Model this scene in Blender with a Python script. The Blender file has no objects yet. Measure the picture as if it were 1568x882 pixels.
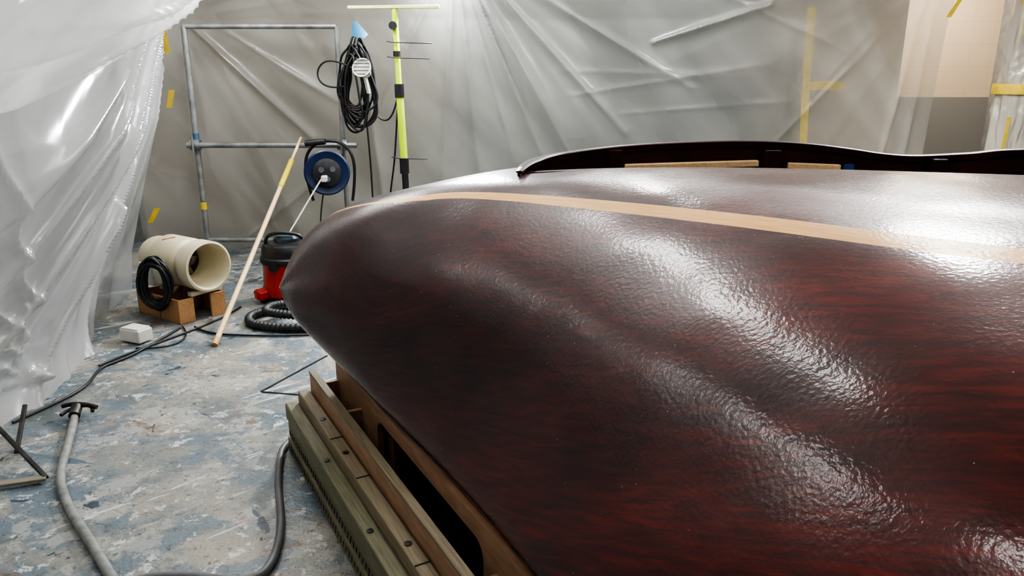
import bpy, math, random
import numpy as np
from mathutils import Vector, noise, Matrix
random.seed(4)
S=bpy.context.scene
COL=bpy.context.collection

# ------------------------------------------------------------------ materials
def new_mat(name):
    m=bpy.data.materials.new(name); m.use_nodes=True
    nt=m.node_tree; b=nt.nodes['Principled BSDF']
    return m,nt,b
def N(nt,t,**k):
    n=nt.nodes.new(t)
    for a,v in k.items(): setattr(n,a,v)
    return n
def ramp(nt,stops,interp='LINEAR'):
    r=nt.nodes.new('ShaderNodeValToRGB'); r.color_ramp.interpolation=interp
    e=r.color_ramp.elements
    while len(e)<len(stops): e.new(0.5)
    for i,(p,c) in enumerate(stops):
        e[i].position=p; e[i].color=(*c,1) if len(c)==3 else c
    return r
def simple(name,col,rough=.5,metal=0,var=.15,scale=12,bump=0.1,coat=0,spec=.5):
    m,nt,b=new_mat(name)
    tc=N(nt,'ShaderNodeTexCoord'); no=N(nt,'ShaderNodeTexNoise'); no.inputs['Scale'].default_value=scale; no.inputs['Detail'].default_value=2
    nt.links.new(tc.outputs['Object'],no.inputs['Vector'])
    r=ramp(nt,[(.3,tuple(c*(1-var) for c in col)),(.7,tuple(min(1,c*(1+var)) for c in col))])
    nt.links.new(no.outputs['Fac'],r.inputs['Fac']); nt.links.new(r.outputs['Color'],b.inputs['Base Color'])
    b.inputs['Roughness'].default_value=rough; b.inputs['Metallic'].default_value=metal
    b.inputs['Coat Weight'].default_value=coat; b.inputs['Specular IOR Level'].default_value=spec
    if bump:
        bp=N(nt,'ShaderNodeBump'); bp.inputs['Strength'].default_value=bump; bp.inputs['Distance'].default_value=.01
        nt.links.new(no.outputs['Fac'],bp.inputs['Height']); nt.links.new(bp.outputs['Normal'],b.inputs['Normal'])
    return m

def plastic(name,c1,c2,rough=.25,transl=.35,bump=.5,rot=(0,0,0),stretch=(1,1,4),opac=(.6,.85),fine=9,broad=2.2,fineamt=.7):
    """thin polythene dust sheet: milky diffuse + translucent + partly see-through, stretched creases"""
    m,nt,b=new_mat(name)
    L=nt.links.new
    tc=N(nt,'ShaderNodeTexCoord')
    mp=N(nt,'ShaderNodeMapping',vector_type='TEXTURE'); mp.inputs['Rotation'].default_value=rot; mp.inputs['Scale'].default_value=stretch
    L(tc.outputs['Object'],mp.inputs['Vector'])
    big=N(nt,'ShaderNodeTexNoise'); big.inputs['Scale'].default_value=1.6; big.inputs['Detail'].default_value=2; big.inputs['Distortion'].default_value=.5
    L(mp.outputs['Vector'],big.inputs['Vector'])
    r=ramp(nt,[(.35,c1),(.65,c2)]); L(big.outputs['Fac'],r.inputs['Fac'])
    n1=N(nt,'ShaderNodeTexNoise',noise_type='RIDGED_MULTIFRACTAL'); n1.inputs['Scale'].default_value=fine; n1.inputs['Detail'].default_value=2; n1.inputs['Distortion'].default_value=.35
    L(mp.outputs['Vector'],n1.inputs['Vector'])
    mpb=N(nt,'ShaderNodeMapping',vector_type='TEXTURE'); mpb.inputs['Rotation'].default_value=(rot[0]+.9,rot[1]+1.0,rot[2]+.3); mpb.inputs['Scale'].default_value=(1,1,3)
    L(tc.outputs['Object'],mpb.inputs['Vector'])
    n3=N(nt,'ShaderNodeTexNoise',noise_type='RIDGED_MULTIFRACTAL'); n3.inputs['Scale'].default_value=fine*.6; n3.inputs['Detail'].default_value=2; n3.inputs['Distortion'].default_value=.6
    L(mpb.outputs['Vector'],n3.inputs['Vector'])
    n2=N(nt,'ShaderNodeTexNoise'); n2.inputs['Scale'].default_value=broad; n2.inputs['Detail'].default_value=2; n2.inputs['Distortion'].default_value=.8
    L(mp.outputs['Vector'],n2.inputs['Vector'])
    b2=N(nt,'ShaderNodeBump'); b2.inputs['Strength'].default_value=bump; b2.inputs['Distance'].default_value=.10
    b1=N(nt,'ShaderNodeBump'); b1.inputs['Strength'].default_value=bump*fineamt; b1.inputs['Distance'].default_value=.0075
    sm=N(nt,'ShaderNodeMath',operation='MULTIPLY_ADD'); sm.inputs[1].default_value=.7; L(n3.outputs['Fac'],sm.inputs[0]); L(n1.outputs['Fac'],sm.inputs[2])
    L(n2.outputs['Fac'],b2.inputs['Height']); L(sm.outputs[0],b1.inputs['Height']); L(b2.outputs['Normal'],b1.inputs['Normal'])
    L(b1.outputs['Normal'],b.inputs['Normal'])
    L(r.outputs['Color'],b.inputs['Base Color']); b.inputs['Roughness'].default_value=rough
    b.inputs['Specular IOR Level'].default_value=.9
    tr=N(nt,'ShaderNodeBsdfTranslucent'); L(r.outputs['Color'],tr.inputs['Color'])
    mx=N(nt,'ShaderNodeMixShader'); mx.inputs['Fac'].default_value=transl
    L(b.outputs['BSDF'],mx.inputs[1]); L(tr.outputs['BSDF'],mx.inputs[2])
    out=mx.outputs['Shader']
    if opac:
        tp=N(nt,'ShaderNodeBsdfTransparent'); r2=ramp(nt,[(.3,(opac[0],)*3),(.7,(opac[1],)*3)]); L(big.outputs['Fac'],r2.inputs['Fac'])
        m2=N(nt,'ShaderNodeMixShader'); L(r2.outputs['Color'],m2.inputs['Fac']); L(tp.outputs['BSDF'],m2.inputs[1]); L(out,m2.inputs[2]); out=m2.outputs['Shader']
    L(out,nt.nodes['Material Output'].inputs['Surface'])
    return m
def plastic_plain(name,col,transl,opac):
    m,nt,b=new_mat(name); L=nt.links.new
    tc=N(nt,'ShaderNodeTexCoord'); no=N(nt,'ShaderNodeTexNoise'); no.inputs['Scale'].default_value=.9; no.inputs['Detail'].default_value=1; L(tc.outputs['Object'],no.inputs['Vector'])
    b.inputs['Base Color'].default_value=(*col,1); b.inputs['Roughness'].default_value=.4
    tr=N(nt,'ShaderNodeBsdfTranslucent'); tr.inputs['Color'].default_value=(*col,1)
    mx=N(nt,'ShaderNodeMixShader'); mx.inputs['Fac'].default_value=transl; L(b.outputs['BSDF'],mx.inputs[1]); L(tr.outputs['BSDF'],mx.inputs[2])
    r2=ramp(nt,[(.35,(opac[0],)*3),(.65,(opac[1],)*3)]); L(no.outputs['Fac'],r2.inputs['Fac'])
    tp=N(nt,'ShaderNodeBsdfTransparent'); m2=N(nt,'ShaderNodeMixShader'); L(r2.outputs['Color'],m2.inputs['Fac']); L(tp.outputs['BSDF'],m2.inputs[1]); L(mx.outputs['Shader'],m2.inputs[2])
    L(m2.outputs['Shader'],nt.nodes['Material Output'].inputs['Surface']); return m

def wood(name,c1,c2,rough=.5,scale=6,stretch=(12,12,1)):
    m,nt,b=new_mat(name); L=nt.links.new
    tc=N(nt,'ShaderNodeTexCoord'); mp=N(nt,'ShaderNodeMapping'); mp.inputs['Scale'].default_value=stretch
    L(tc.outputs['UV'],mp.inputs['Vector'])
    no=N(nt,'ShaderNodeTexNoise'); no.inputs['Scale'].default_value=scale; no.inputs['Detail'].default_value=4; no.inputs['Distortion'].default_value=.4
    L(mp.outputs['Vector'],no.inputs['Vector'])
    r=ramp(nt,[(.3,c1),(.7,c2)]); L(no.outputs['Fac'],r.inputs['Fac']); L(r.outputs['Color'],b.inputs['Base Color'])
    b.inputs['Roughness'].default_value=rough
    bp=N(nt,'ShaderNodeBump'); bp.inputs['Strength'].default_value=.15; bp.inputs['Distance'].default_value=.004
    L(no.outputs['Fac'],bp.inputs['Height']); L(bp.outputs['Normal'],b.inputs['Normal'])
    return m

# ------------------------------------------------------------------ mesh helpers
def mesh_obj(name,verts,faces,mat=None,parent=None,smooth=True,uvs=None):
    me=bpy.data.meshes.new(name); me.from_pydata([tuple(v) for v in verts],[],faces); me.update()
    if uvs is not None:
        ul=me.uv_layers.new(name='UVMap')
        for l in me.loops: ul.data[l.index].uv=uvs[l.vertex_index]
    if smooth: me.polygons.foreach_set('use_smooth',[True]*len(me.polygons))
    o=bpy.data.objects.new(name,me); COL.objects.link(o)
    if mat: me.materials.append(mat)
    if parent: o.parent=parent
    return o
def empty(name):
    e=bpy.data.objects.new(name,None); COL.objects.link(e); e.empty_display_size=.1; return e
def tube(name,pts,r,mat,parent=None,cyclic=False,res=4,kind='NURBS',fill=True):
    cu=bpy.data.curves.new(name,'CURVE'); cu.dimensions='3D'; cu.bevel_depth=r; cu.bevel_resolution=res; cu.use_fill_caps=fill
    sp=cu.splines.new('POLY' if kind=='POLY' else 'NURBS'); sp.points.add(len(pts)-1)
    for p,q in zip(sp.points,pts): p.co=(*q,1)
    if kind!='POLY': sp.order_u=4; sp.use_endpoint_u=not cyclic; sp.resolution_u=8
    sp.use_cyclic_u=cyclic
    o=bpy.data.objects.new(name,cu); COL.objects.link(o)
    dg=bpy.context.evaluated_depsgraph_get(); me=bpy.data.meshes.new_from_object(o.evaluated_get(dg))
    bpy.data.objects.remove(o); ob=bpy.data.objects.new(name,me); COL.objects.link(ob)
    me.materials.clear(); me.materials.append(mat)
    me.polygons.foreach_set('use_smooth',[True]*len(me.polygons))
    if parent: ob.parent=parent
    return ob
def lathe(name,prof,mat,parent=None,loc=(0,0,0),axis=(0,0,1),seg=48,smooth=True,sharp=True):
    vs=[];fs=[];n=len(prof)
    q=Vector((0,0,1)).rotation_difference(Vector(axis).normalized())
    for i in range(seg):
        a=2*math.pi*i/seg
        for (r,z) in prof:
            vs.append(Vector(loc)+q@Vector((r*math.cos(a),r*math.sin(a),z)))
    for i in range(seg):
        j=(i+1)%seg
        for k in range(n-1): fs.append((i*n+k,j*n+k,j*n+k+1,i*n+k+1))
    o=mesh_obj(name,vs,fs,mat,parent,smooth)
    if sharp:
        md=o.modifiers.new('es','EDGE_SPLIT'); md.split_angle=math.radians(35)
    return o
def beam(name,a,b,w,h,mat,parent=None,bev=.003,up=(0,0,1)):
    a=Vector(a);b=Vector(b);d=(b-a);Ln=d.length;d.normalize();u=Vector(up);s=d.cross(u).normalized();u=s.cross(d).normalized()
    vs=[];uv=[]
    for e,t in ((a,0),(b,Ln)):
        for (i,j) in ((-1,-1),(1,-1),(1,1),(-1,1)):
            vs.append(e+s*(w/2*i)+u*(h/2*j)); uv.append((t, (i*w+j*h)*.5))
    fs=[(0,1,2,3),(7,6,5,4),(0,4,5,1),(1,5,6,2),(2,6,7,3),(3,7,4,0)]
    o=mesh_obj(name,vs,fs,mat,parent,False,uv)
    if bev:
        md=o.modifiers.new('b','BEVEL'); md.width=bev; md.segments=2
    return o
def catmull(P,ts):
    P=np.asarray(P,float); n=len(P)
    ext=np.vstack([2*P[0]-P[1],P,2*P[-1]-P[-2]])
    out=[]
    for t in ts:
        i=min(int(t),n-2); f=t-i
        p0,p1,p2,p3=ext[i],ext[i+1],ext[i+2],ext[i+3]
        out.append(.5*((2*p1)+(-p0+p2)*f+(2*p0-5*p1+4*p2-p3)*f*f+(-p0+3*p1-3*p2+p3)*f**3))
    return np.array(out)

# ------------------------------------------------------------------ room shell
def seg_d(px,py,a,b):
    dx,dy=b[0]-a[0],b[1]-a[1]; L2=dx*dx+dy*dy
    t=((px-a[0])*dx+(py-a[1])*dy)/L2; tc=min(1,max(0,t))
    cx,cy=a[0]+dx*tc,a[1]+dy*tc
    return math.hypot(px-cx,py-cy),t
def sheet(name,fn,nu,nv,nrm,creases,mat,parent=None,nz=.04,nscale=.8,seed=0,extra=None):
    vs=[]
    for j in range(nv+1):
        for i in range(nu+1):
            p,(U,V)=fn(i/nu,j/nv)
            d=nz*noise.noise(Vector((U*nscale,V*nscale,seed)))
            if extra: d+=extra(U,V)
            for (a,b,w,A) in creases:
                r,t=seg_d(U,V,a,b)
                tt=min(1,max(0,t)); ww=w*(.45+.9*tt)
                if r<4*ww:
                    d+=A*(.35+.65*math.sin(math.pi*min(1,max(0,.12+.8*tt))))*math.exp(-abs(r/ww)**1.15)
            vs.append(Vector(p)+Vector(nrm)*d)
    fs=[(j*(nu+1)+i,j*(nu+1)+i+1,(j+1)*(nu+1)+i+1,(j+1)*(nu+1)+i) for j in range(nv) for i in range(nu)]
    return mesh_obj(name,vs,fs,mat,parent)
def fan(U,V,O,k,amp,seed=0):
    dx,dy=U-O[0],V-O[1]; r=math.hypot(dx,dy); th=math.atan2(dy,dx)
    s=noise.noise(Vector((th*k,r*.25,seed)))+.5*noise.noise(Vector((th*k*2.3,r*.35,seed+4)))
    s=1-abs(s)*2.2
    return amp*s*min(1,r/1.2)

pl_back=plastic('plastic_back',(.325,.325,.315),(.49,.49,.475),rot=(0,math.radians(-38),0),bump=.5,opac=(.42,.66),rough=.2,fine=12)
pl_left=plastic('plastic_left',(.46,.465,.465),(.66,.665,.665),rot=(math.radians(-48),0,0),bump=.42,opac=(.52,.80),transl=.4,fine=10,broad=1.8,stretch=(1,1,6),fineamt=1.0,rough=.2)
pl_drape=plastic('plastic_drape',(.48,.485,.485),(.62,.625,.625),rot=(math.radians(-48),0,0),bump=.36,opac=(.58,.84),transl=.35,fine=10,broad=1.8,stretch=(1,1,6),fineamt=1.0,rough=.2)
pl_ceil=plastic_plain('plastic_ceiling',(.72,.72,.71),.6,(.58,.8))

def floor_mat():
    m,nt,b=new_mat('painted_concrete'); L=nt.links.new
    tc=N(nt,'ShaderNodeTexCoord')
    def nz(s,d=8,dist=0,rough=.6,vec=None,off=0):
        n=N(nt,'ShaderNodeTexNoise'); n.inputs['Scale'].default_value=s; n.inputs['Detail'].default_value=d; n.inputs['Distortion'].default_value=dist; n.inputs['Roughness'].default_value=rough
        ad=N(nt,'ShaderNodeVectorMath',operation='ADD'); ad.inputs[1].default_value=(off*3.7,off*1.9,off*.7); L(vec or tc.outputs['Object'],ad.inputs[0])
        L(ad.outputs[0],n.inputs['Vector']); return n
    def mix(fac,a,c,k=1):
        x=N(nt,'ShaderNodeMix',data_type='RGBA')
        if k!=1:
            mm=N(nt,'ShaderNodeMath',operation='MULTIPLY'); mm.inputs[1].default_value=k; L(fac,mm.inputs[0]); fac=mm.outputs[0]
        L(fac,x.inputs[0]); 
        for s,i in ((a,6),(c,7)):
            if isinstance(s,tuple): x.inputs[i].default_value=(*s,1)
            else: L(s,x.inputs[i])
        return x.outputs[2]
    def thr(n,lo,hi): 
        r=ramp(nt,[(lo,(0,0,0)),(hi,(1,1,1))]); L(n.outputs['Fac'],r.inputs['Fac']); return r.outputs['Color']
    n0=nz(1.7,8,.3,.68)
    r0=ramp(nt,[(.36,(.095,.110,.115)),(.45,(.155,.170,.172)),(.52,(.22,.213,.19)),(.62,(.29,.265,.22))]); L(n0.outputs['Fac'],r0.inputs['Fac'])
    c=r0.outputs['Color']
    c=mix(thr(nz(2.2,8,.6,.72,off=2),.50,.53),c,(.105,.145,.178),.8)
    c=mix(thr(nz(4.5,7,.3,.78,off=5),.53,.56),c,(.32,.315,.295),.7)
    c=mix(thr(nz(13,6,.2,.75,off=7),.585,.61),c,(.46,.455,.44))
    c=mix(thr(nz(2.9,7,.6,.75,off=9),.60,.63),c,(.17,.10,.065),.8)
    c=mix(thr(nz(3.8,4,1.2,.6,off=12),.64,.655),c,(.035,.05,.065),.95)
    c=mix(thr(nz(30,4,.2,.8,off=13),.57,.64),c,(.055,.055,.055),.8)
    for (ang,of,lo) in ((.75,3,.64),(-.25,21,.65)):
        mp=N(nt,'ShaderNodeMapping',vector_type='TEXTURE'); mp.inputs['Rotation'].default_value=(0,0,ang); mp.inputs['Scale'].default_value=(8,1,1); L(tc.outputs['Object'],mp.inputs['Vector'])
        c=mix(thr(nz(8.0,5,.3,.7,mp.outputs['Vector'],of),lo,lo+.025),c,(.48,.48,.46) if of==3 else (.08,.11,.14))
    L(c,b.inputs['Base Color'])
    rr=ramp(nt,[(.3,(.28,.28,.28)),(.7,(.55,.55,.55))]); L(n0.outputs['Fac'],rr.inputs['Fac']); L(rr.outputs['Color'],b.inputs['Roughness'])
    h=nz(16,4,.3,.8); bp=N(nt,'ShaderNodeBump'); bp.inputs['Strength'].default_value=.5; bp.inputs['Distance'].default_value=.01
    L(h.outputs['Fac'],bp.inputs['Height']); L(bp.outputs['Normal'],b.inputs['Normal'])
    return m
fm=floor_mat()
mesh_obj('floor',[(-3.4,-1.6,0),(5.0,-1.6,0),(5.0,8.3,0),(-3.4,8.3,0)],[(0,1,2,3)],fm,None,False)

ps=empty('plastic_sheeting')
def bfn(a,b):
    x=-3.2+a*6.65; z=b*2.5
    if x>3.2: x=x+(0.08*(z/2.0))*((x-3.2)/.25)
    y=6.5-.25*max(0,(z-1.9))
    return (x,y,z),(x,z)
O=(-.45,2.45)
cr=[(O,(.50,.80),.05,.14),(O,(.28,.75),.03,.09),(O,(.10,.5),.04,.05),(O,(-.25,.4),.03,.05),(O,(-.6,.5),.04,.04),
    (O,(.95,1.0),.035,.06),(O,(1.5,1.35),.03,.04),(O,(-1.1,1.2),.03,.04),
    ((-2.6,1.85),(-1.7,.95),.03,.08),((-2.4,1.85),(-1.45,1.25),.02,.03),((-2.3,.1),(-1.4,.8),.03,.04),
    ((-1.25,1.9),(-1.1,.3),.03,.04),
    ((1.15,1.72),(2.05,2.0),.022,.08),((.4,1.5),(1.9,1.45),.03,.012),((.5,1.3),(2.1,1.55),.03,.015),((.9,1.15),(2.3,1.25),.02,.012),
    ((1.6,2.1),(3.1,1.5),.03,.025),((2.2,.9),(3.1,1.9),.03,.025),((3.3,.6),(3.38,2.1),.04,.06),((3.1,.6),(3.3,2.2),.03,.05)]
def bex(U,V):
    wl=max(0,min(1,(.9-abs(U-.2))/.9))
    return fan(U,V,O,3.2,.035,1)*wl + fan(U,V,(3.5,2.4),2.5,.03,3)*max(0,min(1,(U-.9)/.8)) + fan(U,V,(-2.7,1.9),2.2,.03,5)*max(0,min(1,(-.9-U)/.4))
sheet('sheet_back',bfn,460,170,(0,-1,0),cr,pl_back,ps,.10,.6,1,bex)

xf_y=[.5,3.0,3.9,4.6,5.1]; xf_x=[-2.26,-2.28,-2.38,-2.56,-2.64]
ln_z=[0,.3,.64,1.2,1.95,2.5]; ln_x=[0,.05,.17,.36,.46,.50]
O2=(5.3,2.15); O3=(3.35,.1)
def lfn(a,b):
    z=2.5*b; y=-1.6+a*6.7
    x=np.interp(y,xf_y,xf_x)+np.interp(z,ln_z,ln_x)*(1 if y>3 else max(.0,1-(3-y)*.3))
    if z<.2: x+=.08*((.2-z)/.2)**2*(1 if y<4 else max(0,1-(y-4)*3))
    return (x,y,z),(y,z)
lc=[]
for (ty,w,A) in [(.8,.07,.07),(1.7,.04,.07),(2.3,.05,.12),(2.75,.03,.06),(3.15,.035,.09),(3.5,.025,.04),(3.85,.03,.07),(4.2,.03,.05),(4.6,.025,.03)]:
    lc.append((O2,(ty,-.1),w,A))
for (ty,tz) in [(1.2,1.3),(2.0,1.6),(4.2,1.0),(2.7,1.5),(.6,.6)]:
    lc.append((O3,(ty,tz),.025,.035))
sheet('sheet_left',lfn,420,160,(1,0,0),lc,pl_left,ps,.08,.6,3,lambda U,V: fan(U,V,O2,2.2,.05,2)*(1 if U<4 else .5)-.03)
low=[(-1.25,.3,1.45),(-1.45,1.6,1.40),(-1.68,2.5,1.36),(-1.9,3.2,1.42),(-2.06,4.0,1.56),(-2.13,4.7,1.74),(-2.16,5.25,1.98)]
def dfn(a,b):
    p=catmull(low,[a*5.999])[0]
    top=np.array([-.75-.9*a**2,.3+a*5.6,2.46])
    if b<.25:
        t=1-b/.25
        q=p+np.array([-.28*t,0,.10*t*t+.02*t])
        return tuple(q),(p[1],b-.3)
    t=(b-.25)/.75
    q=p+(top-p)*t; q[2]-=.16*math.sin(math.pi*t)*(1-.5*a); q[0]-=.08*math.sin(math.pi*t)
    return tuple(q),(p[1],t*1.4)
dc=[((5.8,1.2),(2.0,.2),.05,.06),((5.8,1.3),(1.0,.9),.06,.05),((5.6,.6),(3.0,.15),.03,.05),((5.6,.9),(2.6,.5),.025,.04)]
sheet('drape_overhead',dfn,260,90,(.6,0,-.7),dc,pl_drape,ps,.05,.6,6,lambda U,V: fan(U,V,(6.0,1.3),3,.03,8))
sheet('sheet_overhead',lambda a,b:((-3.2+8.1*a,-1.6+8.2*b,2.5),(8*a,8*b)),90,90,(0,0,-1),[],pl_ceil,ps,.12,.7,7)

def wall_mat():
    m,nt,b=new_mat('workshop_wall'); L=nt.links.new
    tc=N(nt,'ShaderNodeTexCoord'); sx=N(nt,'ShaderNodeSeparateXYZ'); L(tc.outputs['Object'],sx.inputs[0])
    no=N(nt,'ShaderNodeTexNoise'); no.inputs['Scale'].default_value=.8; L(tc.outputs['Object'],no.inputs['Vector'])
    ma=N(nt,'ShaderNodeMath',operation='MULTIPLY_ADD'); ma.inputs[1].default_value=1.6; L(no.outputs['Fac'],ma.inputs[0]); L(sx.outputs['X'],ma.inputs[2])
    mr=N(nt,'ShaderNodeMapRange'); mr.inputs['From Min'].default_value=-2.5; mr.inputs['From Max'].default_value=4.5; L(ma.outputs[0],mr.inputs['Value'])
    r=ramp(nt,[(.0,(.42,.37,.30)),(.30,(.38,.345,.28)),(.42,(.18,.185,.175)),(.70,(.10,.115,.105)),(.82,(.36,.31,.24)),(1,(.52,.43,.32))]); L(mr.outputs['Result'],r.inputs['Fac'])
    L(r.outputs['Color'],b.inputs['Base Color']); b.inputs['Roughness'].default_value=.8
    return m
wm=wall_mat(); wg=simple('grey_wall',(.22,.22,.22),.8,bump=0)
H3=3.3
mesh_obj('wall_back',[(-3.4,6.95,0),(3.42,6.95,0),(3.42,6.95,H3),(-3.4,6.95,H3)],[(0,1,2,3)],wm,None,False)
mesh_obj('wall_left',[(-3.4,-1.6,0),(-3.4,8.2,0),(-3.4,8.2,H3),(-3.4,-1.6,H3)],[(0,1,2,3)],wg,None,False)
mesh_obj('wall_right',[(5.0,-1.6,0),(5.0,8.2,0),(5.0,8.2,H3),(5.0,-1.6,H3)],[(0,1,2,3)],wg,None,False)
mesh_obj('wall_front',[(-3.4,-1.6,0),(5.0,-1.6,0),(5.0,-1.6,H3),(-3.4,-1.6,H3)],[(0,1,2,3)],wg,None,False)
mesh_obj('ceiling',[(-3.4,-1.6,H3),(5.0,-1.6,H3),(5.0,8.3,H3),(-3.4,8.3,H3)],[(0,1,2,3)],simple('grey_ceiling',(.35,.35,.34),.8,bump=0),None,False)

def block_mat():
    m,nt,b=new_mat('painted_blocks'); L=nt.links.new
    tc=N(nt,'ShaderNodeTexCoord'); mp=N(nt,'ShaderNodeMapping'); mp.inputs['Rotation'].default_value=(math.radians(90),0,0)
    L(tc.outputs['Object'],mp.inputs['Vector'])
    br=N(nt,'ShaderNodeTexBrick'); br.inputs['Scale'].default_value=1; br.inputs['Brick Width'].default_value=.45; br.inputs['Row Height'].default_value=.22; br.inputs['Mortar Size'].default_value=.004
    br.inputs['Color1'].default_value=(.50,.41,.31,1); br.inputs['Color2'].default_value=(.49,.40,.30,1); br.inputs['Mortar'].default_value=(.44,.36,.27,1)
    L(mp.outputs['Vector'],br.inputs['Vector'])
    sx=N(nt,'ShaderNodeSeparateXYZ'); L(tc.outputs['Object'],sx.inputs[0])
    gt=N(nt,'ShaderNodeMath',operation='GREATER_THAN'); gt.inputs[1].default_value=1.23; L(sx.outputs['Z'],gt.inputs[0])
    mx=N(nt,'ShaderNodeMix',data_type='RGBA'); L(gt.outputs[0],mx.inputs[0]); mx.inputs[6].default_value=(.18,.18,.175,1); L(br.outputs['Color'],mx.inputs[7])
    L(mx.outputs[2],b.inputs['Base Color']); b.inputs['Roughness'].default_value=.6
    return m
mesh_obj('wall_outer',[(2.2,8.2,0),(5.0,8.2,0),(5.0,8.2,H3),(2.2,8.2,H3)],[(0,1,2,3)],block_mat(),None,False)

# ------------------------------------------------------------------ yellow tape
tape=simple('yellow_tape',(.68,.50,.05),.45,0,.12,20,.1)
tp=empty('yellow_masking_tape')
def ribbon(name,pts,w,mat,parent,wd=(1,0,0)):
    vs=[];wd=Vector(wd)
    P=catmull(pts,np.linspace(0,len(pts)-1.0001,max(2,len(pts)*6)))
    for p in P:
        p=Vector(p); j=.006*noise.noise(p*9)
        vs+= [p-wd*(w/2+j),p+wd*(w/2+j)]
    fs=[(2*i,2*i+1,2*i+3,2*i+2) for i in range(len(P)-1)]
    return mesh_obj(name,vs,fs,mat,parent)
ribbon('strip_wall',[(2.46,6.62,2.0),(2.48,6.62,1.4),(2.52,6.62,.6)],.07,tape,tp)
ribbon('strip_wall_cross',[(2.48,6.61,1.37),(2.64,6.61,1.38),(2.80,6.61,1.37)],.07,tape,tp,(0,0,1))
ribbon('strip_corner',[(-2.17,4.98,2.1),(-2.17,4.98,1.85),(-2.16,4.98,1.6)],.035,tape,tp)
ribbon('strip_corner_low',[(-2.17,5.0,1.38),(-2.20,5.0,1.27)],.03,tape,tp)
ribbon('strip_edge',[(-2.36,5.0,.62),(-2.42,5.0,.52)],.035,tape,tp)

pw=plastic('plastic_wrap',(.42,.39,.33),(.58,.54,.46),rough=.2,transl=.15,bump=.8,opac=None,fine=14,broad=5,stretch=(1,1,2.5))
col=empty('plastic_wrapped_column')
vs=[];fs=[];nz_=90;ns=60
for j in range(nz_+1):
    z=2.5*j/nz_
    for i in range(ns):
        a=2*math.pi*i/ns
        r=.16+.03*noise.noise(Vector((a*1.3,z*2.5,1)))+.03*noise.noise(Vector((math.cos(a)*3,math.sin(a)*3,z*1.2)))
        if abs(z-1.35)<.15: r=r*.6+.4*.15
        vs.append((4.02+r*math.cos(a)+.02*math.sin(z*4),6.2+r*math.sin(a),z))
for j in range(nz_):
    for i in range(ns):
        k=(i+1)%ns; fs.append((j*ns+i,j*ns+k,(j+1)*ns+k,(j+1)*ns+i))
mesh_obj('wrap',vs,fs,pw,col)
lathe('tape_band',[(.178,-.04),(.182,0),(.178,.04)],tape,col,(4.0,6.2,1.36),seg=32)
ribbon('tape_low',[(3.86,6.03,1.15),(3.85,6.02,.95),(3.82,6.02,.7)],.03,tape,col)
ribbon('tape_high',[(3.72,6.1,2.2),(3.82,6.02,2.0),(3.86,6.0,1.75)],.04,tape,col)
ribbon('strip_opening',[(3.62,6.3,2.3),(3.5,6.3,2.05),(3.43,6.32,1.9)],.04,tape,tp)

# ------------------------------------------------------------------ scaffold frame
galv=simple('galvanised_steel',(.30,.31,.31),.42,.6,.25,14,.15)
fr=empty('scaffold_frame')
tube('post_near',[(-2.56,6.25,.0),(-2.56,6.25,1.83)],.023,galv,fr,kind='POLY')
tube('post_far',[(-1.37,6.25,.0),(-1.37,6.25,1.83)],.020,galv,fr,kind='POLY')
tube('rail_top',[(-2.56,6.25,1.83),(-1.37,6.25,1.83)],.020,galv,fr,kind='POLY')
tube('rail_mid',[(-2.62,6.2,.92),(-1.25,6.2,.92)],.022,galv,fr,kind='POLY')
tube('rail_low',[(-2.56,6.25,.13),(-1.37,6.25,.13)],.020,galv,fr,kind='POLY')
for x in (-2.56,-1.37):
    lathe('clamp',[(0,-.04),(.04,-.04),(.045,0),(.04,.04),(0,.04)],galv,fr,(x,6.22,.92),(1,0,0),24)
    tube('clamp_bolt',[(x,6.16,.86),(x,6.16,.99)],.008,galv,fr,kind='POLY')
lathe('paint_mark',[(.0235,-.03),(.0245,-.03),(.0245,.03),(.0235,.03)],tape,fr,(-2.56,6.25,.42))
lathe('blue_mark',[(.0235,-.03),(.0245,-.03),(.0245,.03),(.0235,.03)],simple('blue_paint',(.05,.10,.2)),fr,(-2.56,6.25,.98))

# ------------------------------------------------------------------ cables, reel
blk=simple('black_rubber',(.012,.012,.013),.45,0,.3,30,.1)
blk2=simple('black_plastic',(.02,.02,.022),.35,0,.3,30,.05)
whitep=simple('white_plastic',(.62,.61,.56),.4,0,.05,20,.05)
blue=simple('blue_plastic',(.006,.018,.065),.35,0,.2,20,.05)
coil=empty('cable_coil')
for k in range(16):
    pts=[];ph=random.random()*6; w=random.uniform(.06,.13); h=random.uniform(.22,.36); cx=-1.22+random.uniform(-.03,.03); cz=1.40+random.uniform(-.07,.05)
    for i in range(14):
        a=2*math.pi*i/14
        pts.append((cx+w*math.sin(a)*(1-.45*math.cos(a))+random.uniform(-.02,.02),6.12+.035*math.cos(ph+a)+.004*k-.02,cz+h*math.cos(a)+random.uniform(-.02,.02)))
    tube('loop',pts,.0085,blk,coil,True,3)
tube('loose_left',[(-1.2,6.1,1.5),(-1.38,6.1,1.6),(-1.50,6.1,1.55),(-1.52,6.1,1.42),(-1.42,6.1,1.36),(-1.3,6.1,1.38)],.007,blk,coil)
tube('drop_a',[(-1.15,6.1,1.2),(-1.13,6.1,.9),(-1.12,6.1,.6),(-1.13,6.1,.05)],.007,blk,coil)
tube('drop_b',[(-1.05,6.1,1.15),(-.95,6.1,1.05),(-.86,6.05,1.45),(-.9,6.03,1.1),(-.93,6.05,.75),(-1.0,6.05,.45),(-1.02,6.05,.02)],.007,blk,coil)
tube('hook_strap',[(-1.22,6.22,1.83),(-1.18,6.14,1.8),(-1.2,6.1,1.68)],.012,blk,coil)
fl=empty('clip_lamp')
lax=Vector((-.15,-1,.45)).normalized()
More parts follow.
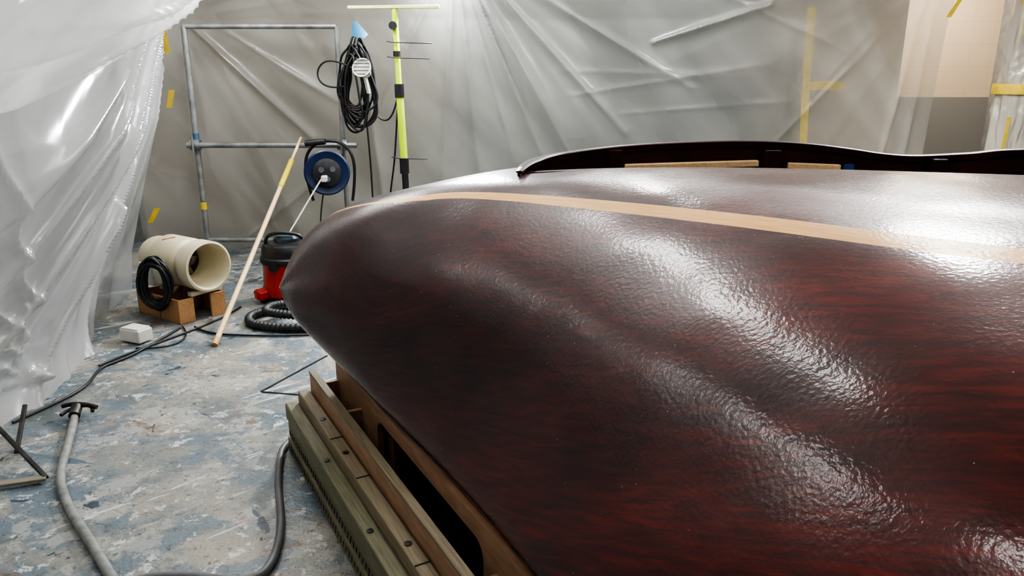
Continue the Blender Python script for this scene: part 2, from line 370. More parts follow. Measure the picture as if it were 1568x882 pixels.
lathe('shade',[(0,-.05),(.04,-.05),(.05,0),(.068,.03),(.074,.055),(.066,.055),(.05,.03),(0,.02)],whitep,fl,(-1.12,5.97,1.50),lax)
for k in range(5):
    a=Vector((-1.12,5.97,1.50))+lax*.058
    tube('guard_bar',[a+Vector((-.06,0,-.05+.025*k)),a+Vector((.06,0,-.05+.025*k))],.003,blk2,fl,kind='POLY')
beam('bracket',(-1.12,6.0,1.45),(-1.1,6.02,1.33),.03,.02,whitep,fl)
bb=empty('blue_bag'); 
mesh_obj('bag_cloth',[(-1.22,6.06,1.75),(-1.09,6.06,1.76),(-1.17,6.04,1.86),(-1.2,6.04,1.85),(-1.15,6.0,1.77),(-1.11,5.99,1.73)],[(0,4,2,3),(4,1,2),(0,5,4),(5,1,4)],simple('blue_cloth',(.04,.20,.36),.6),bb)

reel=empty('cable_reel')
rc=Vector((-1.47,6.05,.72)); rax=Vector((.25,-1,.1)).normalized()
lathe('drum',[(0,-.05),(.165,-.05),(.175,-.045),(.175,-.035),(.10,-.03),(.10,.03),(.175,.035),(.178,.045),(.165,.052),(.15,.046),(.09,.046),(.088,.055),(0,.055)],blue,reel,rc,rax)
lathe('wound_cable',[(.10,-.032)]+[(.155+.008*math.sin(i*1.9),-.03+.005*i) for i in range(13)]+[(.10,.032)],blk,reel,rc,rax,sharp=False)
hubc=rc+rax*.052
lathe('hub',[(0,0),(.11,0),(.11,.025),(.08,.035),(0,.035)],blk2,reel,hubc,rax)
sk=simple('socket_grey',(.08,.09,.11),.4)
for a in (0.5,2.6,4.7):
    ex=rax.cross(Vector((0,0,1))).normalized(); ey=ex.cross(rax)
    lathe('socket',[(0,0),(.022,0),(.022,.012),(0,.012)],sk,reel,hubc+rax*.03+ex*math.cos(a)*.05+ey*math.sin(a)*.05,rax,20)
beam('plug',hubc+rax*.03+Vector((-.02,0,-.04)),hubc+rax*.09+Vector((-.03,0,-.05)),.045,.045,whitep,reel,.008)
tube('stand',[(-1.62,6.15,.48),(-1.68,6.1,.75),(-1.62,6.1,.93),(-1.45,6.12,.98),(-1.28,6.1,.93),(-1.24,6.1,.75),(-1.3,6.15,.48)],.012,blk2,reel)
lathe('carry_handle',[(0,-.08),(.024,-.08),(.024,.08),(0,.08)],blk2,reel,(-1.55,6.06,.955),(1,0,.1),20)
tube('lead_white',[hubc+rax*.08+Vector((-.05,0,-.05)),(-1.56,5.8,.55),(-1.62,5.6,.4),(-1.7,5.4,.25),(-1.75,5.35,.03)],.006,whitep,reel)
tube('lead_black',[(-1.5,6.0,.55),(-1.55,5.95,.3),(-1.5,5.9,.02)],.006,blk,reel)

# ------------------------------------------------------------------ support pole
fluo=simple('fluorescent_yellow',(.52,.72,.015),.4,0,.06,10,.03)
pole=empty('telescopic_support_pole')
tube('upper',[(-.875,6.0,1.94),(-.862,6.0,1.35)],.022,fluo,pole,kind='POLY')
tube('lower',[(-.862,6.0,1.36),(-.845,6.0,.78)],.029,fluo,pole,kind='POLY')
tube('foot_section',[(-.845,6.0,.80),(-.83,6.0,.0)],.026,blk2,pole,kind='POLY')
for (x,z,h,r) in ((-.862,1.35,.05,.036),(-.846,.78,.06,.036),(-.87,1.62,.02,.028),(-.83,.02,.02,.06)):
    lathe('collar',[(0,-h),(r,-h),(r,h),(0,h)],blk2,pole,(x,6.0,z),seg=24)
beam('head_bar',(-1.22,6.0,1.95),(-.54,6.0,1.955),.05,.022,simple('pale_yellow',(.72,.72,.30),.4),pole)
for z,x1 in ((1.70,-.60),(1.59,-.62),(.84,-.66)):
    tube('clip_rod',[(-.94,5.98,z+.01),(-.88,5.96,z),(x1,5.97,z-.005)],.004,blk2,pole,kind='POLY')
lathe('winder',[(0,-.02),(.03,-.02),(.03,.02),(0,.02)],blk2,pole,(-.885,5.96,1.82),(0,1,0),20)

lp=empty('roller_extension_pole')
cream=simple('bare_pole',(.66,.48,.28),.45,0,.1,8,.05)
A=Vector((-1.68,4.04,.012));B_=Vector((-1.69,6.15,.97)); d=B_-A
tube('shaft',[A,A+d*.74],.016,cream,lp,kind='POLY')
tube('sleeve',[A+d*.70,A+d*.86],.02,simple('yellow_sleeve',(.65,.52,.06),.4),lp,kind='POLY')
tube('tip_rod',[A+d*.85,A+d*1.01],.011,cream,lp,kind='POLY')
tube('end_cap',[A+d*-.004,A+d*.02],.018,simple('ochre_cap',(.5,.3,.12),.5),lp,kind='POLY')

# ------------------------------------------------------------------ duct fan on plywood box
pvc=simple('cream_pvc',(.60,.54,.38),.35,0,.06,6,.03)
ply=wood('plywood',(.38,.20,.09),(.50,.29,.14),.6)
plyd=wood('dark_ply',(.16,.08,.045),(.24,.12,.07),.6)
fan_=empty('duct_fan')
ax=Vector((.83,-.553,0)).normalized(); f0=Vector((-2.33,4.85,.335))
lathe('casing',[(.115,0),(.118,-.02),(.125,0),(.13,.02),(.13,.12),(.15,.14),(.155,.15),(.155,.36),(.15,.37),(.135,.39),(.135,.43),(.15,.44),(.158,.45),(.158,.55),(.145,.555),(.135,.54),(.13,.40),(.11,.36),(.10,.30)],pvc,fan_,f0,ax,64)
lathe('motor',[(0,.15),(.05,.15),(.05,.30),(.035,.33),(0,.33)],simple('grey_motor',(.12,.12,.11),.5),fan_,f0,ax,32)
for k in range(7):
    a=2*math.pi*k/7; s=Vector((0,0,1)); r_=ax.cross(s)
    dr=(s*math.cos(a)+r_*math.sin(a)); c=f0+ax*.24
    beam('blade',c+dr*.045,c+dr*.12,.07,.004,pvc,fan_,.0,up=(ax+dr.cross(ax)*.6))
lathe('back_disc',[(0,.10),(.115,.10)],blk2,fan_,f0,ax,32,sharp=False)
for t in (.0,.3): 
    beam('cradle_foot',f0+ax*(.16+t)+Vector((0,0,-.165)),f0+ax*(.2+t)+Vector((0,0,-.165)),.22,.026,pvc,fan_)
cen=f0+ax*.12
sidev=Vector((-.553,-.83,0))
beam('switch_box',cen+sidev*.13+ax*.06+Vector((0,0,-.06)),cen+sidev*.20+ax*.06+Vector((0,0,-.06)),.14,.14,whitep,fan_,.01)
for k in range(14):
    pts=[];c0=cen+sidev*.215+ax*(.205+.003*k)+Vector((0,0,-.09+random.uniform(-.02,.02))); w=random.uniform(.07,.12);h=random.uniform(.12,.17)
    e_=(ax*.8+sidev*-.6)
    for i in range(10):
        a=2*math.pi*i/10; pts.append(c0+Vector((1,-.12,0))*(w*math.sin(a))+Vector((0,0,h*math.cos(a)))+sidev*(.004*k+random.uniform(-.01,.01)))
    tube('cable_loop',pts,.009,blk,fan_,True,3)
tube('scribble',[f0+ax*.2+Vector((-.04,-.06,.139)),f0+ax*.25+Vector((.0,-.03,.155))],.003,simple('red_ink',(.5,.1,.05)),fan_)
box=empty('plywood_stand')
c0=Vector((-2.04,4.42,0)); e1=Vector((-.4,.265,0)).normalized(); e2=Vector((.2,.235,0)).normalized(); ez=Vector((0,0,1))
beam('panel_side',c0+e2*.01+ez*.075,c0+e2*.01+e1*.44+ez*.075,.018,.15,ply,box)
beam('panel_back',c0+e2*.30+ez*.075,c0+e2*.30+e1*.44+ez*.075,.018,.15,ply,box)
beam('end_left',c0+e2*.0+ez*.075,c0+e2*.10+ez*.075,.018,.15,ply,box)
beam('end_right',c0+e2*.21+ez*.075,c0+e2*.31+ez*.075,.018,.15,ply,box)
beam('end_back',c0+e1*.43+ez*.075,c0+e1*.43+e2*.31+ez*.075,.018,.15,ply,box)
beam('mid_rib',c0+e1*.2+ez*.075,c0+e1*.2+e2*.30+ez*.075,.018,.14,plyd,box)

# ------------------------------------------------------------------ vacuum cleaner
red=simple('red_plastic',(.42,.014,.01),.3,0,.08,8,.02,coat=.3)
vac=empty('canister_vacuum'); vc=(-1.51,4.99,0)
lathe('tub',[(0,.03),(.15,.03),(.185,.05),(.19,.08),(.178,.11),(.172,.24),(.178,.25),(.178,.265),(0,.265)],red,vac,vc)
lathe('lid',[(.0,.265),(.185,.265),(.188,.275),(.185,.30),(.175,.31),(.172,.36),(.16,.385),(.12,.40),(.06,.41),(0,.41)],blk2,vac,vc)
lathe('motor_cap',[(.09,.40),(.09,.425),(.075,.445),(0,.45)],simple('dark_cap',(.03,.05,.07),.25),vac,vc)
tube('handle',[(-1.64,4.94,.39),(-1.64,4.92,.46),(-1.51,4.90,.48),(-1.38,4.92,.46),(-1.38,4.94,.39)],.012,blk2,vac)
for dx,dy in ((-.15,-.12),(.15,-.12),(-.15,.13),(.15,.13)):
    lathe('castor',[(0,-.02),(.035,-.02),(.04,0),(.035,.02),(0,.02)],blk2,vac,(vc[0]+dx,vc[1]+dy,.04),(1,0,0),20)
    beam('foot_fairing',(vc[0]+dx*.6,vc[1]+dy*.6,.07),(vc[0]+dx*1.3,vc[1]+dy*1.3,.06),.09,.07,red,vac,.02)
lathe('latch',[(0,-.015),(.03,-.015),(.03,.015),(0,.015)],blk2,vac,(-1.56,4.81,.26),(0,1,0),16)
hose=empty('vacuum_hose')
ctrl=[(-.75,4.75,.03),(-1.0,4.76,.03),(-1.3,4.70,.03),(-1.5,4.64,.03),(-1.62,4.52,.03),(-1.58,4.36,.03),(-1.40,4.28,.03),(-1.18,4.28,.03),(-1.0,4.34,.03),(-.95,4.48,.04),(-1.1,4.60,.06),(-1.3,4.62,.08),(-1.48,4.55,.085),(-1.50,4.42,.085),(-1.35,4.35,.085),(-1.12,4.36,.07),(-.95,4.40,.07),(-.7,4.5,.03)]
NP=520
PP=catmull(ctrl,np.linspace(0,len(ctrl)-1.001,NP)); vs=[];fs=[];sg=14
for i,p in enumerate(PP):
    t=Vector(PP[min(i+1,NP-1)]-PP[max(i-1,0)]).normalized(); s=t.cross(Vector((0,0,1))).normalized(); u=s.cross(t)
    r=.024+(.0035 if i%4<2 else -.0015)
    for k in range(sg):
        a=2*math.pi*k/sg; vs.append(Vector(p)+s*r*math.cos(a)+u*r*math.sin(a))
for i in range(NP-1):
    for k in range(sg):
        j=(k+1)%sg; fs.append((i*sg+k,i*sg+j,(i+1)*sg+j,(i+1)*sg+k))
mesh_obj('corrugated_tube',vs,fs,simple('grey_black_hose',(.03,.032,.035),.4),hose)

# ------------------------------------------------------------------ floor cables, junction box, hoses
jb=empty('junction_box'); 
beam('case',(-2.23,4.15,.045),(-2.09,4.09,.045),.10,.075,whitep,jb,.008); beam('lid',(-2.22,4.145,.085),(-2.10,4.095,.085),.09,.01,whitep,jb,.004)
fc=empty('floor_cable')
z=.009
def fl_(pts): return [(x,y,z) for x,y in pts]
tube('run_a',fl_([(-2.0,4.33),(-2.02,4.2),(-2.05,3.93),(-2.10,3.78),(-2.16,3.70),(-2.10,3.52),(-2.09,3.36),(-2.14,3.22),(-2.2,3.05)]),.007,blk,fc)
tube('run_b',fl_([(-1.78,4.75),(-1.80,4.57),(-1.9,4.30),(-1.98,4.15),(-2.05,4.0),(-2.13,3.85),(-2.17,3.72)]),.006,blk,fc)
tube('run_c',fl_([(-2.0,4.36),(-1.90,4.22),(-1.88,4.08),(-1.95,3.97),(-2.1,3.98)]),.005,blk,fc)
tube('run_d',fl_([(-1.92,4.35),(-1.8,4.22),(-1.6,4.2),(-1.4,4.18),(-1.1,4.2),(-.8,4.24)]),.006,blk,fc)
hm=simple('grey_air_hose',(.20,.20,.19),.5,0,.25,25,.2)
ah=empty('air_hose')
tube('run_left',[(-1.93,3.06,.03),(-1.88,2.95,.02),(-1.79,2.73,.018),(-1.70,2.53,.018),(-1.54,2.33,.018),(-1.38,2.16,.018),(-1.24,2.0,.018),(-1.11,1.86,.018),(-1.0,1.7,.018)],.017,hm,ah)
tube('run_right',[(-.65,3.1,.018),(-.84,3.0,.018),(-.95,2.86,.018),(-.925,2.72,.018),(-.87,2.5,.018),(-.80,2.32,.018),(-.755,2.14,.018),(-.75,2.0,.018),(-.80,1.95,.018),(-.96,1.98,.018),(-1.1,1.99,.018),(-1.2,1.93,.018),(-1.3,1.8,.018)],.014,simple('dark_air_hose',(.11,.11,.11),.5),ah)
steel=simple('dark_steel',(.06,.055,.05),.45,.6,.4,20,.2)
tube('coupler',[(-1.95,3.12,.05),(-1.93,3.06,.035)],.024,steel,ah,kind='POLY')
tube('coupler_lever',[(-2.02,3.13,.05),(-1.95,3.14,.07),(-1.86,3.12,.05)],.010,steel,ah)
tube('coupler_claw',[(-2.0,3.08,.03),(-1.99,3.16,.04),(-1.9,3.18,.05),(-1.87,3.1,.04)],.008,steel,ah)
ts=empty('folding_stand_legs')
beam('leg_a',(-1.76,2.56,.02),(-2.12,2.84,.10),.018,.012,steel,ts)
beam('leg_b',(-1.76,2.56,.02),(-2.1,2.45,.02),.035,.012,simple('khaki_steel',(.22,.2,.15),.5,.3),ts)
beam('leg_c',(-2.0,2.76,.015),(-2.06,2.95,.14),.018,.012,steel,ts)
gr=empty('floor_channel_lid')
beam('edge_a',(-1.218,3.40,.001),(-1.01,3.885,.001),.010,.006,blk2,gr,0); beam('edge_b',(-1.218,3.40,.001),(-1.0,3.36,.001),.008,.006,blk2,gr,0)

# ------------------------------------------------------------------ BOAT
boat=empty('mahogany_boat')
T=[ # B, M1, M2, S, R, F
 [(-.888,2.78,.705)]*6,
 [(-.822,2.68,.628),(-.786,2.62,.714),(-.737,2.62,.80),(-.741,2.68,.894),(-.825,2.85,.863),(-.80,2.95,.80)],
 [(-.716,2.58,.567),(-.629,2.45,.708),(-.569,2.42,.853),(-.522,2.5,1.013),(-.642,2.8,1.008),(-.55,3.0,.93)],
 [(-.511,2.35,.488),(-.369,2.2,.725),(-.284,2.22,.927),(-.29,2.5,1.105),(-.341,2.75,1.099),(-.2,3.05,1.07)],
 [(-.277,2.02,.443),(-.132,1.93,.688),(-.025,1.98,.934),(.032,2.28,1.13),(.034,2.5,1.18),(.17,2.84,1.16)],
 [(-.0896,1.70,.437),(.0714,1.65,.706),(.2115,1.72,.943),(.378,2.01,1.14),(.45,2.43,1.20),(.60,2.95,1.17)],
 [(.051,1.40,.454),(.232,1.37,.725),(.408,1.46,.972),(.639,1.757,1.15),(.86,2.30,1.212),(1.05,2.94,1.18)],
 [(.166,1.18,.464),(.373,1.13,.762),(.571,1.22,.999),(.849,1.565,1.15),(1.22,2.20,1.213),(1.50,2.88,1.14)],
 [(.297,1.0,.454),(.491,.93,.807),(.702,1.05,1.026),(1.026,1.42,1.152),(1.51,2.05,1.22),(1.90,2.72,1.17)],
 [(.55,.70,.46),(.73,.62,.83),(.95,.72,1.04),(1.35,1.12,1.16),(1.95,1.80,1.22),(2.5,2.40,1.18)],
 [(1.2,.15,.47),(1.3,.10,.85),(1.5,.15,1.05),(1.9,.60,1.16),(2.5,1.30,1.22),(3.1,2.0,1.18)]]
rows=[]
for i,r in enumerate(T):
    B,M1,M2,Sx,R,Fx=[np.array(q) for q in r]
    k=min(1,i/3.0)
    dn=np.array([.62,.78,0])
    Sf=Fx+(dn*.26+np.array([0,0,-.16]))*k
    Bf=Fx+dn*.34*k; Bf[2]=max(.45,B[2]) if i>0 else B[2]
    Kn=B+(dn*.22+np.array([0,0,-.03]))*k
    Kf=Bf+(-dn*.22+np.array([0,0,-.03]))*k
    Kc=(Kn+Kf)/2+np.array([0,0,-.01*k])
    rows.append([Kc,Kn,B,M1,M2,Sx,R,Fx,Sf,Bf,Kf,Kc])
rows=np.array(rows)
NT,NC=300,260
tt=np.linspace(0,10-1e-6,NT+1); cc=np.linspace(0,11-1e-6,NC+1)
lon=np.array([catmull(rows[:,c,:],tt) for c in range(12)])
# fair the longitudinals (batten smoothing) so the planking reads as one sweet curve
for c in range(12):
    L_=lon[c]
    for _ in range(260):
        L_[1:-1]=L_[1:-1]+.5*((L_[:-2]+L_[2:])/2-L_[1:-1])
grid=np.zeros((NT+1,NC+1,3))
for i in range(NT+1): grid[i]=catmull(lon[:,i,:],cc)
csp=np.interp(tt,[0,1,1.6,2,2.4,2.7,3,10],[6.8,6.5,6.15,5.72,5.3,5.08,5.0,5.0])
wsp=np.interp(tt,[0,2,3,4,5,6,7,10],[.03,.032,.036,.045,.063,.076,.084,.088])
verts=grid.reshape(-1,3); att=np.zeros((NT+1,NC+1)); uvs=[]
Lt=np.concatenate([[0],np.cumsum(np.linalg.norm(np.diff(grid[:,int(NC*4/11)],axis=0),axis=1))])
for i in range(NT+1):
    arc=np.concatenate([[0],np.cumsum(np.linalg.norm(np.diff(grid[i],axis=0),axis=1))])
    a0=np.interp(csp[i],cc,arc); att[i]=(arc-a0)/(wsp[i]*.5)
    for j in range(NC+1): uvs.append((Lt[i],arc[j]-a0))
fs=[]
for i in range(NT):
    for j in range(NC):
        t=(tt[i]+tt[i+1])/2; c=(cc[j]+cc[j+1])/2
        if t>4.0 and 6.03<c<6.97: continue
        fs.append((i*(NC+1)+j,i*(NC+1)+j+1,(i+1)*(NC+1)+j+1,(i+1)*(NC+1)+j))
base=NT*(NC+1)
fs.append(tuple(base+j for j in range(0,NC)))
def hull_mat():
    m,nt,b=new_mat('varnished_mahogany'); L=nt.links.new
    tc=N(nt,'ShaderNodeTexCoord')
    mp=N(nt,'ShaderNodeMapping',vector_type='TEXTURE'); mp.inputs['Scale'].default_value=(6,1,1); mp.inputs['Rotation'].default_value=(0,0,.16); L(tc.outputs['UV'],mp.inputs['Vector'])
    g=N(nt,'ShaderNodeTexNoise'); g.inputs['Scale'].default_value=60; g.inputs['Detail'].default_value=5; g.inputs['Roughness'].default_value=.6; g.inputs['Distortion'].default_value=.6; L(mp.outputs['Vector'],g.inputs['Vector'])
    mp2=N(nt,'ShaderNodeMapping',vector_type='TEXTURE'); mp2.inputs['Scale'].default_value=(2.2,1,1); mp2.inputs['Rotation'].default_value=(0,0,.5); L(tc.outputs['UV'],mp2.inputs['Vector'])
    g2=N(nt,'ShaderNodeTexNoise'); g2.inputs['Scale'].default_value=3.2; g2.inputs['Detail'].default_value=4; g2.inputs['Distortion'].default_value=.4; L(mp2.outputs['Vector'],g2.inputs['Vector'])
    r1=ramp(nt,[(.3,(.026,.0045,.004)),(.5,(.055,.0070,.0055)),(.72,(.105,.0115,.0075))]); L(g.outputs['Fac'],r1.inputs['Fac'])
    r2=ramp(nt,[(.36,(.45,.52,.58)),(.66,(1.25,1.08,1.0))]); L(g2.outputs['Fac'],r2.inputs['Fac'])
    mu=N(nt,'ShaderNodeMix',data_type='RGBA',blend_type='MULTIPLY'); mu.inputs[0].default_value=1; L(r1.outputs['Color'],mu.inputs[6]); L(r2.outputs['Color'],mu.inputs[7])
    # tone is darker at the stern, redder amidships (UV.x = metres from the stern tip)
    sx=N(nt,'ShaderNodeSeparateXYZ'); L(tc.outputs['UV'],sx.inputs[0])
    mr=N(nt,'ShaderNodeMapRange'); mr.inputs['From Min'].default_value=.3; mr.inputs['From Max'].default_value=2.6; mr.inputs['To Min'].default_value=0; mr.inputs['To Max'].default_value=1; L(sx.outputs['X'],mr.inputs['Value'])
    r4=ramp(nt,[(0,(.62,.85,1.0)),(.45,(.85,.9,.95)),(1,(1.55,1.15,.95))]); L(mr.outputs['Result'],r4.inputs['Fac'])
    mu2=N(nt,'ShaderNodeMix',data_type='RGBA',blend_type='MULTIPLY'); mu2.inputs[0].default_value=1; L(mu.outputs[2],mu2.inputs[6]); L(r4.outputs['Color'],mu2.inputs[7])
    vo=N(nt,'ShaderNodeTexVoronoi'); vo.inputs['Scale'].default_value=24; L(tc.outputs['UV'],vo.inputs['Vector'])
    lt=N(nt,'ShaderNodeMath',operation='LESS_THAN'); lt.inputs[1].default_value=.034; L(vo.outputs['Distance'],lt.inputs[0])
    du=N(nt,'ShaderNodeMix',data_type='RGBA'); L(lt.outputs[0],du.inputs[0]); L(mu2.outputs[2],du.inputs[6]); du.inputs[7].default_value=(.24,.19,.17,1)
    at=N(nt,'ShaderNodeAttribute',attribute_name='inlay'); ab=N(nt,'ShaderNodeMath',operation='ABSOLUTE'); L(at.outputs['Fac'],ab.inputs[0])
    ls=N(nt,'ShaderNodeMath',operation='LESS_THAN'); ls.inputs[1].default_value=1; L(ab.outputs[0],ls.inputs[0])
    mp3=N(nt,'ShaderNodeMapping',vector_type='TEXTURE'); mp3.inputs['Scale'].default_value=(12,1,1); L(tc.outputs['UV'],mp3.inputs['Vector'])
    g3=N(nt,'ShaderNodeTexNoise'); g3.inputs['Scale'].default_value=120; g3.inputs['Detail'].default_value=4; L(mp3.outputs['Vector'],g3.inputs['Vector'])
    r3=ramp(nt,[(.3,(.62,.34,.12)),(.7,(.78,.48,.21))]); L(g3.outputs['Fac'],r3.inputs['Fac'])
    fx=N(nt,'ShaderNodeMix',data_type='RGBA'); L(ls.outputs[0],fx.inputs[0]); L(du.outputs[2],fx.inputs[6]); L(r3.outputs['Color'],fx.inputs[7])
    L(fx.outputs[2],b.inputs['Base Color'])
    b.inputs['Roughness'].default_value=.5; b.inputs['Specular IOR Level'].default_value=.15
    iv=N(nt,'ShaderNodeMath',operation='MULTIPLY_ADD'); iv.inputs[1].default_value=-.6; iv.inputs[2].default_value=.95; L(ls.outputs[0],iv.inputs[0]); L(iv.outputs[0],b.inputs['Coat Weight'])
    b.inputs['Coat Roughness'].default_value=.16; b.inputs['Coat IOR'].default_value=1.45
    o1=N(nt,'ShaderNodeTexNoise'); o1.inputs['Scale'].default_value=100; o1.inputs['Detail'].default_value=2; L(tc.outputs['Object'],o1.inputs['Vector'])
    o2=N(nt,'ShaderNodeTexNoise'); o2.inputs['Scale'].default_value=2.8; o2.inputs['Detail'].default_value=1; L(tc.outputs['Object'],o2.inputs['Vector'])
    b2=N(nt,'ShaderNodeBump'); b2.inputs['Strength'].default_value=.36; b2.inputs['Distance'].default_value=.06; L(o2.outputs['Fac'],b2.inputs['Height'])
    b1=N(nt,'ShaderNodeBump'); b1.inputs['Strength'].default_value=.28; b1.inputs['Distance'].default_value=.003; L(o1.outputs['Fac'],b1.inputs['Height']); L(b2.outputs['Normal'],b1.inputs['Normal'])
    L(b1.outputs['Normal'],b.inputs['Coat Normal'])
    return m
hm_=hull_mat()
ho=mesh_obj('hull',verts,fs,hm_,boat,True,uvs)
a_=ho.data.attributes.new('inlay','FLOAT','POINT'); a_.data.foreach_set('value',att.reshape(-1))

dark=simple('dark_mahogany',(.028,.006,.0045),.4,0,.4,9,.05,coat=.15,spec=.25)
inner=simple('cockpit_interior',(.03,.012,.009),.5,0,.4,6,.1)
R_=catmull(rows[:,6],np.linspace(4,10-1e-6,80)); F_=catmull(rows[:,7],np.linspace(4,10-1e-6,80))
vs=[];fs=[]
for r,f in zip(R_,F_):
    r=np.array(r); f=np.array(f)
    vs+= [r+[0,0,-.004],r+[0,0,-.03],r+[.01,.01,-.42],f+[-.01,-.01,-.40],f+[0,0,-.03],f+[0,0,-.004]]
n=6
for i in range(79):
    for k in range(5): fs.append((i*n+k,(i+1)*n+k,(i+1)*n+k+1,i*n+k+1))
fs.append((0,1,2,3,4,5))
mesh_obj('cockpit_tub',vs,fs,inner,boat,False)
cp=[(.02,2.47,1.187),(.05,2.60,1.20),(.11,2.73,1.208),(.205,2.82,1.215),(.41,2.90,1.23),(.65,2.935,1.24),(.9,2.92,1.247),(1.1,2.90,1.240),(1.264,2.885,1.222),(1.38,2.87,1.206),(1.496,2.85,1.20),(1.66,2.80,1.213),(1.85,2.72,1.236),(2.4,2.43,1.25),(3.05,1.98,1.25)]
CP=catmull(cp,np.linspace(0,len(cp)-1.001,160))
prof=[(-.018,-.085),(-.018,-.028),(-.030,-.024),(-.033,-.004),(-.026,.0),(.012,-.002),(.020,-.010),(.018,-.024),(.006,-.028),(.006,-.085)]
vs=[];fs=[];n=len(prof)
for i,p in enumerate(CP):
    t=Vector(CP[min(i+1,159)]-CP[max(i-1,0)]); t.z=0; t.normalize(); s=Vector((-t.y,t.x,0)); k=min(1,.25+i/25)
    for (a,b) in prof: vs.append(Vector(p)+s*a*min(1,.4+i/25)+Vector((0,0,b*k)))
for i in range(159):
    for k in range(n): fs.append((i*n+k,i*n+(k+1)%n,(i+1)*n+(k+1)%n,(i+1)*n+k))
fs.append(tuple(range(n)))
co=mesh_obj('coaming',vs,fs,dark,boat); md=co.modifiers.new('es','EDGE_SPLIT'); md.split_angle=.6
maple=wood('pale_carlin',(.50,.32,.15),(.64,.43,.23),.5)
beam('carlin_a',(.42,2.85,1.152),(.92,2.86,1.166),.03,.022,maple,boat)
beam('carlin_b',(1.03,2.85,1.158),(1.22,2.84,1.152),.03,.022,maple,boat)
beam('bracket_a',(.385,2.86,1.15),(.385,2.86,1.215),.03,.05,dark,boat,up=(1,0,0))
beam('bracket_b',(.97,2.86,1.12),(.97,2.86,1.215),.03,.06,dark,boat,up=(1,0,0))
beam('bracket_c',(1.56,2.79,1.12),(1.56,2.79,1.19),.03,.05,dark,boat,up=(1,0,0))
beam('inner_shelf',(.2,2.80,1.11),(1.9,2.62,1.11),.05,.03,dark,boat)
beam('blue_tape_patch',(1.235,2.83,1.15),(1.265,2.83,1.15),.02,.03,simple('blue_tape',(.02,.05,.18)),boat,0)

# ------------------------------------------------------------------ CRADLE
cr_=empty('boat_cradle')
D=Vector((.476,-.88,0)).normalized(); Nn=Vector((.88,.476,0)).normalized(); o0=Vector((-.915,2.81,0))
lumber=wood('treated_lumber',(.11,.105,.06),(.20,.185,.115),.6,5,(1.5,30,1))
lumber2=wood('weathered_plank',(.15,.122,.075),(.26,.21,.135),.6,5,(1.5,30,1))
plyr=wood('cradle_ply',(.25,.145,.085),(.36,.22,.135),.5,5,(2,10,1))
def cb(name,off,z0,h,w,mat,s0=0,s1=2.5,**k):
    a=o0+Nn*(off+w/2)+D*s0; b=o0+Nn*(off+w/2)+D*s1
    a.z=b.z=z0+h/2
    return beam(name,a,b,w,h,mat,cr_,**k)
cb('base_board_a',0,0,.068,.045,lumber,bev=.006); cb('base_board_b',.004,.072,.068,.045,lumber,.01,bev=.006); cb('base_board_c',0,.144,.07,.05,lumber,.0,bev=.006)
cb('mid_rail',.05,.0,.265,.045,lumber2,.02,bev=.005); 
cb('top_rail',.10,.05,.285,.022,plyr,.03)
cb('top_rail_edge',.098,.335,.010,.028,lumber2,.03,bev=.001)
for k in range(80):
    s=.06+k*.03
    a=o0+D*s+Nn*(-.0005); 
    for zz in (.036,.106):
        hgt=.018+.010*random.random()
        beam('hatch_mark',(a.x,a.y,zz-hgt/2),(a.x+D.x*.008,a.y+D.y*.008,zz+hgt/2),.003,.005,blk2,cr_,0,up=tuple(D))
for s,off,zz in ((.55,.022,.215),(1.02,.02,.215),(.62,.07,.266),(1.2,.07,.266),(.33,.07,.266)):
    p=o0+D*s+Nn*off; lathe('bolt_hole',[(0,0),(.010,0),(.011,.002),(0,.003)],blk2,cr_,(p.x,p.y,zz),seg=16)
for s in (.5,.8,1.3):
    a=o0+D*s+Nn*.05; b=a+Nn*.045; beam('joint',(a.x,a.y,.266),(b.x,b.y,.266),.004,.003,blk2,cr_,0)
def web(name,off,s0,s1,z0,z1,holes,th,mat):
    cu=bpy.data.curves.new(name,'CURVE'); cu.dimensions='2D'; cu.fill_mode='BOTH'; cu.extrude=th/2
    def poly(pts):
        sp=cu.splines.new('POLY'); sp.points.add(len(pts)-1); sp.use_cyclic_u=True
        for p,q in zip(sp.points,pts): p.co=(q[0],q[1],0,1)
    poly([(s0,z0),(s1,z0),(s1,z1),(s0,z1)])
    for (a,b,c,d,r) in holes:
        pts=[]
        for (cx,cy,st) in ((b-r,d-r,0),(a+r,d-r,90),(a+r,c+r,180),(b-r,c+r,270)):
            for k in range(7): 
                an=math.radians(st+90*k/6); pts.append((cx+r*math.cos(an),cy+r*math.sin(an)))
        poly(pts)
    o=bpy.data.objects.new(name,cu); COL.objects.link(o)
    dg=bpy.context.evaluated_depsgraph_get(); me=bpy.data.meshes.new_from_object(o.evaluated_get(dg)); bpy.data.objects.remove(o)
    if not me.uv_layers: me.uv_layers.new(name='UVMap')
    zax=D.cross(Vector((0,0,1)))
    M=Matrix(((D.x,0,zax.x,0),(D.y,0,zax.y,0),(0,1,0,0),(0,0,0,1)))
    org=o0+Nn*off
    uv=me.uv_layers[0].data
    for l in me.loops: c=me.vertices[l.vertex_index].co; uv[l.index].uv=(c.x,c.y)
    me.transform(Matrix.Translation(org)@M)
    ob=bpy.data.objects.new(name,me); COL.objects.link(ob); ob.parent=cr_; me.materials.clear(); me.materials.append(mat); return ob
holes=[(.60,1.42,.06,.355,.05),(1.66,2.4,.06,.355,.05)]
web('web_near',.20,.10,2.5,.0,.41,holes,.02,plyr)
web('web_near_inner',.235,.35,2.5,.0,.40,[(.66,1.36,.06,.34,.05),(1.7,2.35,.06,.34,.05)],.018,plyd)
web('web_far',1.15,.10,2.5,.0,.40,holes,.02,plyr)
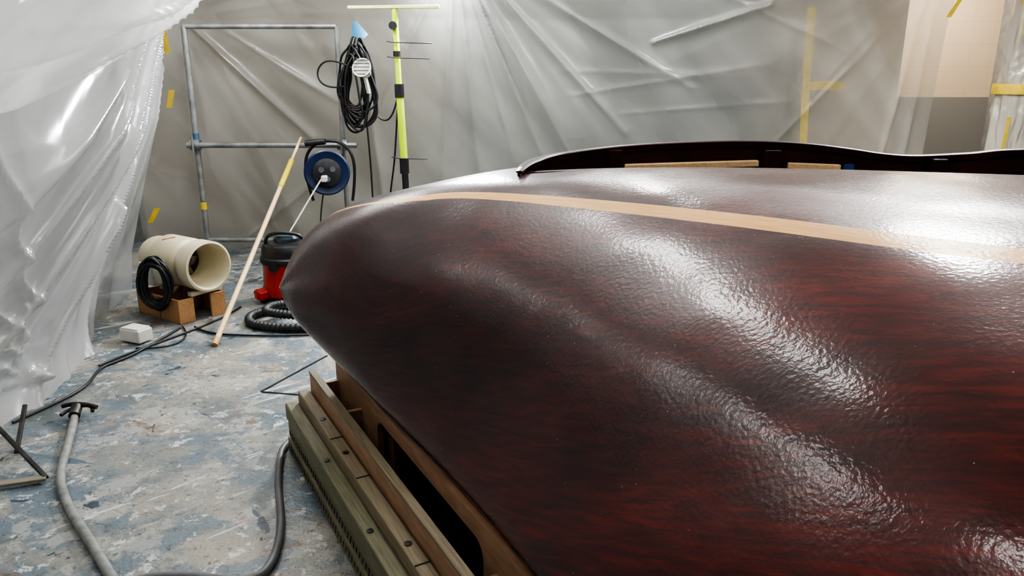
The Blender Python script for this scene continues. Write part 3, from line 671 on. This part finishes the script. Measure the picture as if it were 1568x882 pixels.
for s in (.12,.42,1.5,2.45):
    a=o0+D*s+Nn*.13; b=o0+D*s+Nn*1.15; beam('cross_member',(a.x,a.y,.17),(b.x,b.y,.17),.018,.30,plyr,cr_)
a=o0+D*.04+Nn*.12; b=o0+D*.04+Nn*.45; beam('end_board',(a.x,a.y,.14),(b.x,b.y,.14),.02,.26,plyd,cr_)
mesh_obj('cradle_shade_sheet',[o0+D*.1+Nn*.14+Vector((0,0,.02)),o0+D*2.5+Nn*.14+Vector((0,0,.02)),o0+D*2.5+Nn*1.1+Vector((0,0,.02)),o0+D*.1+Nn*1.1+Vector((0,0,.02))],[(0,1,2,3)],blk2,cr_,False)  # black sheet standing in for the shade on the floor inside the cradle

# ------------------------------------------------------------------ lights: unseen rig above the translucent overhead sheet, for hull highlights and fill
def area(name,loc,rot,sx,sy,pw,col=(1,.96,.9)):
    l=bpy.data.lights.new(name,'AREA'); l.shape='RECTANGLE'; l.size=sx; l.size_y=sy; l.energy=pw; l.color=col
    o=bpy.data.objects.new(name,l); COL.objects.link(o); o.location=loc; o.rotation_euler=rot; return o
for i,(x,y,pw) in enumerate([(-1.15,.45,36),(-.25,3.0,36),(2.5,.6,90),(2.5,4.4,110),(-1.7,4.9,130),(-2.0,2.2,80),(.8,5.6,75)]):  # some placed by the hull highlights, the rest added as fill
    f=empty('overhead_light_rig')
    beam('housing',(x,y-.4,2.98),(x,y+.4,2.98),.30,.06,whitep,f)
    l=area('tube',(x,y,2.945),(0,0,0),.28,.75,pw,(1,.99,.97)); l.parent=f
wl=empty('work_light')
beam('case',(-.68,6.12,2.14),(-.38,6.12,2.14),.06,.14,blk2,wl)
l=area('led_panel',(-.53,6.07,2.13),(math.radians(-70),0,0),.26,.12,85,(.95,.99,1)); l.parent=wl
l=area('sheet_glow_fill',(-.53,6.16,2.13),(math.radians(55),0,0),.32,.14,12,(.95,.98,1)); l.parent=wl  # added rear emitter that keeps the sheet behind the lamp glowing
area('outer_wall_fill',(4.0,7.4,2.8),(0,0,0),1.0,.4,60,(1,.87,.7))  # added unseen lamp that brightens the outer block wall

w=bpy.data.worlds.new('w'); S.world=w; w.use_nodes=True
w.node_tree.nodes['Background'].inputs[0].default_value=(.9,.95,1,1); w.node_tree.nodes['Background'].inputs[1].default_value=.4

cam=bpy.data.cameras.new('camera'); cam.sensor_width=36; cam.lens=36*1162/1568; cam.clip_start=.05
co=bpy.data.objects.new('camera',cam); COL.objects.link(co); co.location=(0,0,1.5); co.rotation_euler=(math.radians(74),0,0); S.camera=co
S.view_settings.view_transform='AgX'; S.view_settings.look='AgX - High Contrast'; S.view_settings.exposure=0.35
